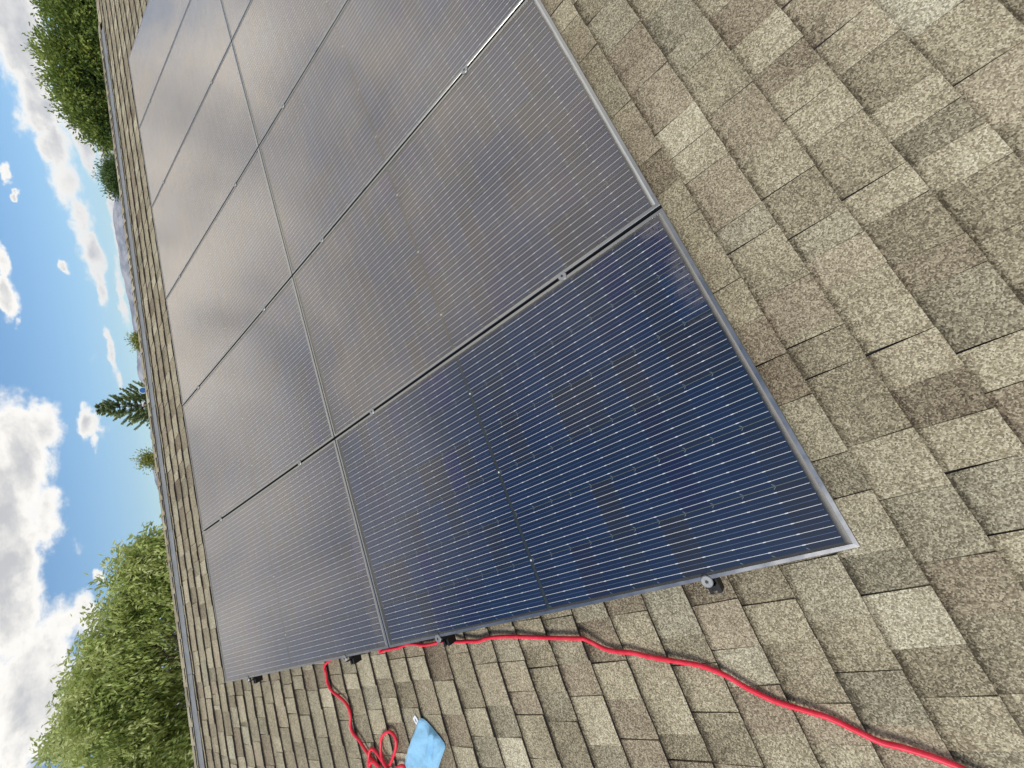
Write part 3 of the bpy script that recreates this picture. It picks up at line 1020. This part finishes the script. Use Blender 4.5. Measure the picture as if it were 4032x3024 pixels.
upper = [(1284, 2612), (1283, 2649), (1289.5, 2688), (1307, 2721), (1339.7, 2747), (1368, 2778), (1379, 2815), (1379, 2854), (1390, 2887), (1414, 2915), (1440, 2955), (1466, 2990), (1488, 3022), (1510, 3060)]
up_pts = [on_roof(x, y, HZ) for x, y in upper]
coil = []
def cp(x, y, l=0): coil.append(on_roof(x, y, HZ + l))
cp(1530, 3090, 0); cp(1500, 3100, .004); cp(1466, 3070, .006); cp(1451, 3024, .004); cp(1451, 2981, .0125); cp(1457.5, 2952, .006); cp(1473, 2953, .0); cp(1497, 2985, 0); cp(1523, 3024, .008); cp(1550, 3070, .013)
cp(1560, 3100, .016); cp(1540, 3080, .02); cp(1523, 3028, .02); cp(1503, 2981, .006); cp(1499, 2933, 0); cp(1505.5, 2898, 0); cp(1532, 2881, 0); cp(1553.5, 2898, 0); cp(1560, 2933, 0); cp(1549, 2976.5, 0); cp(1532, 3016, .004)
cp(1500, 3060, .018); cp(1470, 3050, .022); cp(1456, 3012, .018); cp(1470, 2999, .014); cp(1492, 3020, .014); cp(1520, 3050, .02); cp(1545, 3040, .012); cp(1562, 3024, .008); cp(1577, 3016, .004); cp(1593, 3020, .004); cp(1607, 3045, .004); cp(1640, 3090, 0); cp(1700, 3120, 0)
cp(1760, 3150, 0)
path = spline([tuple(p) for p in hp + up_pts + coil], 7)
hb = MB()
hb.tube(path, HR, 10)
o = hb.build('hose', M_HOSE, smooth=True)
o.rotation_euler = ROOF_ROT
tag(o, 'red hose coming down the shingles beside the array and coiled next to the blue cloth', 'hose')

# ------------------------------------------------------------------ blue cloth
outl = [(1645.8, 2836), (1652, 2829), (1662, 2829), (1674, 2837), (1690, 2853), (1714, 2880.6), (1733, 2905), (1748, 2925), (1753, 2941), (1748, 2958), (1741, 2977), (1733, 3000), (1725.5, 3024), (1716, 3060),
        (1650, 3075), (1580, 3060), (1584, 3035), (1591, 3012), (1597, 2985), (1606, 2950), (1615, 2922), (1630, 2885), (1640, 2856)]
poly = [on_roof(x, y, ZT + .008) for x, y in outl]
cxy = on_roof(1668, 2950, ZT + .008)
cl = MB()
NR_, NS_ = 26, 96
per = []
L_ = [0]
for a_, b_ in zip(poly, poly[1:] + poly[:1]): L_.append(L_[-1] + (b_ - a_).length)
for s in range(NS_):
    q = L_[-1] * s / NS_
    for i in range(len(poly)):
        if L_[i] <= q <= L_[i + 1]:
            t_ = (q - L_[i]) / (L_[i + 1] - L_[i]); per.append(poly[i].lerp(poly[(i + 1) % len(poly)], t_)); break
fa, fb = on_roof(1660, 2845, 0), on_roof(1650, 3060, 0)
f2a, f2b = on_roof(1672, 2840, 0), on_roof(1720, 2925, 0)
f3a, f3b = on_roof(1640, 2930, 0), on_roof(1625, 3060, 0)
def seg_d(p, a, b):
    a = Vector((a.x, a.y)); b = Vector((b.x, b.y)); p = Vector((p.x, p.y))
    t_ = max(0, min(1, (p - a).dot(b - a) / (b - a).length_squared))
    dd = p - (a + (b - a) * t_)
    side = (b - a).x * (p - a).y - (b - a).y * (p - a).x
    return dd.length, (1 if side > 0 else -1), t_
def cloth_h(p, edge):
    h = .010 * min(1, edge * 6)
    dd, sd, t_ = seg_d(p, fa, fb)
    h += .020 * math.exp(-(dd / .009) ** 2) * (.6 + .4 * math.sin(t_ * 5)) + (.006 if sd > 0 else 0) * math.exp(-(dd / .05) ** 2)
    dd, sd, t_ = seg_d(p, f2a, f2b)
    h += .022 * math.exp(-(dd / .009) ** 2) - .007 * math.exp(-((dd - .022) / .010) ** 2)
    dd, sd, t_ = seg_d(p, f3a, f3b)
    h += .018 * math.exp(-(dd / .008) ** 2)
    h += .012 * mnoise.noise(Vector((p.x * 17, p.y * 13, 3))) + .003 * mnoise.noise(Vector((p.x * 50, p.y * 44, 9)))
    return h
top = []
for r_ in range(NR_ + 1):
    q = r_ / NR_
    for s in range(NS_):
        p = cxy.lerp(per[s], q)
        e = (1 - q)
        if r_ == NR_: z_ = ZT + .006
        else: z_ = ZT + .009 + cloth_h(p, e + .03)
        cl.v.append((p.x, p.y, z_))
for r_ in range(NR_):
    for s in range(NS_):
        s2 = (s + 1) % NS_
        cl.f.append((r_ * NS_ + s, (r_ + 1) * NS_ + s, (r_ + 1) * NS_ + s2, r_ * NS_ + s2)); cl.mi.append(0)
cbase = W(cxy.x, cxy.y, ZT)
cr = empty('cleaning_cloth', W(0, 0, 0), ROOF_ROT)
tag(cr, 'light blue microfibre cloth lying crumpled on the shingles beside the coiled hose', 'cloth')
cl.build('cloth_sheet', M_CLOTH, cr, smooth=True)
tg = MB()
tp = [on_roof(x, y, ZT + .010) for x, y in [(1634, 2815), (1643, 2828), (1646.5, 2838), (1640, 2854), (1634, 2843), (1626, 2829)]]
hole = [on_roof(x, y, ZT + .010) for x, y in [(1634.5, 2827), (1639, 2833), (1641.5, 2841), (1640, 2846), (1636.5, 2839), (1633, 2829)]]
n = len(tp)
for zz_ in (0, .0015):
    tg.v += [(p.x, p.y, p.z + zz_) for p in tp] + [(p.x, p.y, p.z + zz_) for p in hole]
for i in range(n):
    j = (i + 1) % n
    tg.f += [(2 * n + i, 2 * n + j, 3 * n + j, 3 * n + i), (j, i, n + i, n + j), (i, j, 2 * n + j, 2 * n + i), (n + j, n + i, 3 * n + i, 3 * n + j)]
    tg.mi += [0] * 4
tg.build('hanging_loop', M_TAG, cr)

# ------------------------------------------------------------------ trees
def leaf_quad(mb, T, p, dirv, size, width, tone, rnd_):
    side = dirv.cross(Vector((rnd_.uniform(-1, 1), rnd_.uniform(-1, 1), rnd_.uniform(-1, 1)))).normalized()
    b = len(mb.v)
    mid = p + dirv * (size * .45)
    nrm = side.cross(dirv)
    mb.v += [tuple(p), tuple(mid + side * (width * .5) + nrm * width * .12), tuple(p + dirv * size), tuple(mid - side * (width * .5) + nrm * width * .12)]
    mb.f += [(b, b + 1, b + 2, b + 3)]
    mb.mi += [0]
    T += [tone] * 4
def rand_dir(r_):
    while True:
        v = Vector((r_.uniform(-1, 1), r_.uniform(-1, 1), r_.uniform(-1, 1)))
        if .05 < v.length < 1: return v.normalized()
def lobes_px(lst, depth):
    out = []
    for (x, y, r, *dd) in lst:
        Z = depth + (dd[0] if dd else 0)
        out.append((at(x, y, Z), r * Z / F_PX))
    return out
def broadleaf(name, label, cat, lobes, trunk_xy, mat, clusters, per, size, width, seed, droop=.3, spread=1.0, tone0=.5):
    r_ = random.Random(seed)
    bx, by = trunk_xy
    root = empty(name, (bx, by, GZ))
    tag(root, label, cat)
    tr = MB()
    cen = sum((c for c, _ in lobes), Vector()) / len(lobes)
    top_ = Vector((bx, by, GZ + .55 * (cen.z - GZ)))
    H_ = top_.z - GZ
    r0 = .035 * (cen.z - GZ + 2)
    tr.tube([(0, 0, 0), (0.02, 0, H_ * .4), (top_.x - bx, top_.y - by, H_)], [r0, r0 * .8, r0 * .6], 10)
    for c, rad in lobes:
        e_ = Vector((c.x - bx, c.y - by, c.z - GZ))
        s_ = Vector((0, 0, H_ * r_.uniform(.75, 1)))
        mid = s_.lerp(e_, .5) + Vector((r_.uniform(-.1, .1), r_.uniform(-.1, .1), .12)) * rad
        tr.tube([s_, mid, e_], [r0 * .42, r0 * .26, r0 * .08], 6)
        for _ in range(4):
            q = e_ + rand_dir(r_) * rad * .7
            tr.tube([e_.lerp(mid, .3), q], [r0 * .10, r0 * .02], 4)
    tr.build('trunk', M_BARK, root)
    mb, T = MB(), []
    vol = [rad ** 2 for _, rad in lobes]
    for _ in range(clusters):
        c, rad = r_.choices(lobes, vol)[0]
        dv = rand_dir(r_)
        rr_ = rad * (r_.random() ** .40) * 1.02
        if r_.random() < .06: rr_ = rad * r_.uniform(1.0, 1.16)
        pc = c + dv * rr_
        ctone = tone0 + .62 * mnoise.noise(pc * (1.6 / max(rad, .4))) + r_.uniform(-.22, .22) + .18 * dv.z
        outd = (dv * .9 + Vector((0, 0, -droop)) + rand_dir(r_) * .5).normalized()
        cs = size * 2.2 * spread
        for k_ in range(per):
            q = r_.random()
            p = pc + outd * (cs * (q - .5) * 1.6) + rand_dir(r_) * cs * .32
            ld = (outd * .9 + rand_dir(r_) * .75 + Vector((0, 0, -droop))).normalized()
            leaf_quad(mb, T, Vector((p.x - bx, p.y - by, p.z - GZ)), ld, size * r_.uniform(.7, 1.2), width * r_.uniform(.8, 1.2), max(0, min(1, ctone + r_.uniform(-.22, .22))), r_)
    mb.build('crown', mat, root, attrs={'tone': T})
    return root
LA = lobes_px([(605, 2140, 48), (545, 2190, 68), (515, 2280, 72), (485, 2390, 75), (465, 2500, 100), (425, 2600, 118), (365, 2690, 72), (300, 2745, 52), (355, 2810, 95), (275, 2870, 62), (235, 2930, 45), (180, 2965, 22), (450, 2850, 140),
               (560, 2650, 160, .6), (600, 2900, 160, .4), (620, 2380, 120, .5), (560, 3010, 110), (300, 2950, 50), (700, 3120, 220), (430, 3230, 200, .5), (660, 2250, 90, .3)], 8.0)
tb = at(760, 3250, 9.2)
broadleaf('broadleaf_tree', 'large pale green tree with drooping leaf sprays behind the ridge, on the hose side', 'tree', LA, (tb.x, tb.y), M_LEAF_A, 5200, 15, .110, .038, 31, .45, 1.15, .52)
LB = lobes_px([(290, 10, 105), (330, -80, 150), (262, 215, 80), (290, 320, 76), (325, 420, 70), (368, 492, 56), (408, 548, 36), (345, 130, 95), (390, 290, 105, .5), (430, 450, 70, .6), (400, 30, 130, .8)], 13.0)
tb = at(520, 100, 14.5)
broadleaf('broadleaf_tree', 'dense deep green tree behind the ridge beyond the far end of the array', 'tree', LB, (tb.x, tb.y), M_LEAF_B, 6400, 11, .115, .052, 32, .1, 1.25, .45)
LC = lobes_px([(448, 660, 24), (432, 682, 20), (428, 704, 16), (462, 700, 26), (462, 735, 24), (450, 748, 14), (470, 655, 24)], 18.0)
tb = at(560, 700, 18.4)
broadleaf('small_tree', 'small dark green ragged tree behind the ridge, next to the dense deep green tree', 'tree', LC, (tb.x, tb.y), M_LEAF_C, 900, 9, .13, .035, 33, .0, 1.2, .45)
LD = lobes_px([(538, 1335, 13), (546, 1342, 11), (541, 1322, 7)], 28.0)
tb = at(620, 1338, 28)
broadleaf('small_tree', 'tiny yellow green treetop in front of the cliffs, just showing over the ridge', 'tree', LD, (tb.x, tb.y), M_LEAF_Y, 130, 8, .16, .07, 34, .1, 1.2, .5)
LF = lobes_px([(549, 1372, 8), (545, 1362, 6)], 30.0)
tb = at(620, 1370, 30)
broadleaf('small_tree', 'sparse reddish yellow treetop beside the tiny yellow green one over the ridge', 'tree', LF, (tb.x, tb.y), M_LEAF_Y, 50, 7, .15, .06, 36, .1, 1.2, .25)
LE = lobes_px([(598, 1800, 18), (585, 1812, 14), (575, 1800, 9), (600, 1822, 14), (572, 1818, 8)], 24.0)
tb = at(680, 1812, 24)
broadleaf('small_tree', 'small yellow green treetop over the ridge beside the pale mountain peak', 'tree', LE, (tb.x, tb.y), M_LEAF_Y, 190, 8, .17, .05, 35, .0, 1.6, .38)

# conifer ---------------------------------------------------------
def conifer():
    Z = 16.0
    apex = at(392, 1612, Z)
    base = Vector((apex.x, apex.y, GZ))
    foot = at(640, 1650, Z)
    root = empty('conifer_tree', (apex.x, apex.y, GZ))
    tag(root, 'spruce with upswept dark green boughs standing alone behind the ridge', 'tree')
    Ht = apex.z - GZ
    tr = MB()
    tr.tube([(0, 0, 0), (0, 0, Ht * .5), (0, 0, Ht)], [.13, .08, .012], 8)
    r_ = random.Random(8)
    mb, T = MB(), []
    z = Ht
    Lmax = 1.55
    while z > Ht - 6.2:
        depth_ = Ht - z
        rad = min(Lmax, .16 + depth_ * .52)
        nb = 5 if depth_ < 1 else 7
        a0 = r_.uniform(0, 6.28)
        for q in range(nb):
            a = a0 + 6.283 * q / nb + r_.uniform(-.25, .25)
            L = rad * r_.uniform(.72, 1.12)
            dv = Vector((math.cos(a), math.sin(a), 0))
            pts = []
            for s in range(7):
                t_ = s / 6
                pts.append(Vector((0, 0, z)) + dv * L * t_ + Vector((0, 0, L * (-.06 * math.sin(t_ * 3.1) + .50 * t_ * t_))))
            tr.tube(pts[:6], [.018, .016, .013, .010, .007, .004], 4, cap=False)
            nt = int(40 + 90 * L)
            for _ in range(nt):
                t_ = r_.uniform(.25, 1.0) ** .8
                i_ = min(5, int(t_ * 6)); f_ = t_ * 6 - i_
                p = pts[i_].lerp(pts[i_ + 1], f_)
                sd = Vector((-dv.y, dv.x, 0)) * r_.uniform(-1, 1)
                td = (dv * .8 + sd * .8 + Vector((0, 0, r_.uniform(-.15, .4)))).normalized()
                tl = .13 * (1.15 - .5 * t_) * r_.uniform(.7, 1.3)
                p = p + sd * .09 * r_.random()
                for _k in range(3):
                    leaf_quad(mb, T, p, (td + rand_dir(r_) * .35).normalized(), tl, .030, max(0, min(1, .25 + .5 * t_ + r_.uniform(-.25, .25))), r_)
        z -= r_.uniform(.13, .20)
    tr.build('trunk', M_BARK, root)
    mb.build('crown', M_NEEDLE, root, attrs={'tone': T})
conifer()

# ------------------------------------------------------------------ far signs just over the ridge
def at_h(px, py, Z): return at(px, py, Z)
M_BLUE = simple('blue_sign_face', (0.03, 0.14, 0.38), 0.5, var=0.25, nscale=8)
M_WHITE = simple('white_paint', (0.75, 0.76, 0.78), 0.6, var=0.05)
M_BLACK = simple('black_paint', (0.02, 0.02, 0.025), 0.6)
M_ORNG = simple('orange_paint', (0.65, 0.22, 0.13), 0.6)
M_POLE = simple('grey_steel_pole', (0.25, 0.28, 0.30), 0.5, 0.4)
Zs = 11.0
pc = at(563, 1537, Zs)
root = empty('round_sign', (pc.x, pc.y, GZ))
tag(root, 'round blue board with a white rim half hidden behind the ridge by the spruce', 'sign')
fx = Vector((P0.x - pc.x, P0.y - pc.y, 0)).normalized()
rotz = math.atan2(fx.y, fx.x)
def disc(name, mat, r, t0, t1):
    m_ = MB(); n = 28
    m_.v = [(t, r * math.cos(6.28318 * i / n), pc.z - GZ + r * math.sin(6.28318 * i / n)) for t in (t0, t1) for i in range(n)]
    m_.f = [tuple(range(n, 2 * n)), tuple(reversed(range(n)))] + [(i, (i + 1) % n, n + (i + 1) % n, n + i) for i in range(n)]
    m_.mi = [0] * (n + 2)
    o = m_.build(name, mat, root); return o
rs_ = 13.0 * Zs / F_PX
disc('rim', M_WHITE, rs_, -.02, .0); disc('face', M_BLUE, rs_ * .80, .001, .006)
pm = MB(); pm.cyl(-.05, 0, .028, 0, pc.z - GZ + .02, 10); pm.build('pole', M_POLE, root)
root.rotation_euler = (0, 0, rotz)
pc2 = at(562, 1588, Zs)
r2 = empty('signal_post', (pc2.x, pc2.y, GZ))
tag(r2, 'top of a post with white, black and orange fittings in front of the spruce', 'post')
r2.rotation_euler = (0, 0, rotz)
hz = pc2.z - GZ
k_ = Zs / F_PX
m_ = MB(); m_.cyl(-.06, 0, .03, 0, hz - .02, 10); m_.build('pole', M_POLE, r2)
def slab(name, mat, y0, y1, z0, z1, t=.05, slant=0.0):
    m_ = MB()
    m_.v = [(x, y, z + (slant if y == y1 else 0)) for x in (-t / 2, t / 2) for (y, z) in ((y0 * k_, hz + z0 * k_), (y1 * k_, hz + z0 * k_), (y1 * k_, hz + z1 * k_), (y0 * k_, hz + z1 * k_))]
    m_.f = [(4, 5, 6, 7), (3, 2, 1, 0), (0, 1, 5, 4), (2, 3, 7, 6), (1, 2, 6, 5), (3, 0, 4, 7)]
    m_.mi = [0] * 6
    m_.build(name, mat, r2)
slab('white_arm', M_WHITE, -12, 8, -2, 3, .05, -.07)
slab('white_plate', M_WHITE, 1, 9, -7, -3, .04)
slab('black_box', M_BLACK, -5, 3, -10, -4, .09)
slab('black_cap', M_BLACK, 7, 11, -4, 0, .06)
slab('orange_lamp', M_ORNG, -11, -6, -5, 1, .07)

# ------------------------------------------------------------------ valley haze
hb_ = MB()
hb_.box(-5200, 5200, -5200, 5200, GZ - 1.0, 420.0)
hz_m = bpy.data.materials.new('valley_haze')
hz_m.use_nodes = True
ht = NT(hz_m.node_tree)
pv = ht.n('ShaderNodeVolumePrincipled')
pv.inputs['Color'].default_value = (0.80, 0.87, 1.0, 1)
pv.inputs['Density'].default_value = 0.00010
ho_ = ht.n('ShaderNodeOutputMaterial')
ht.l(pv.outputs[0], ho_.inputs['Volume'])
hz = hb_.build('haze', hz_m)
hz['kind'] = 'stuff'
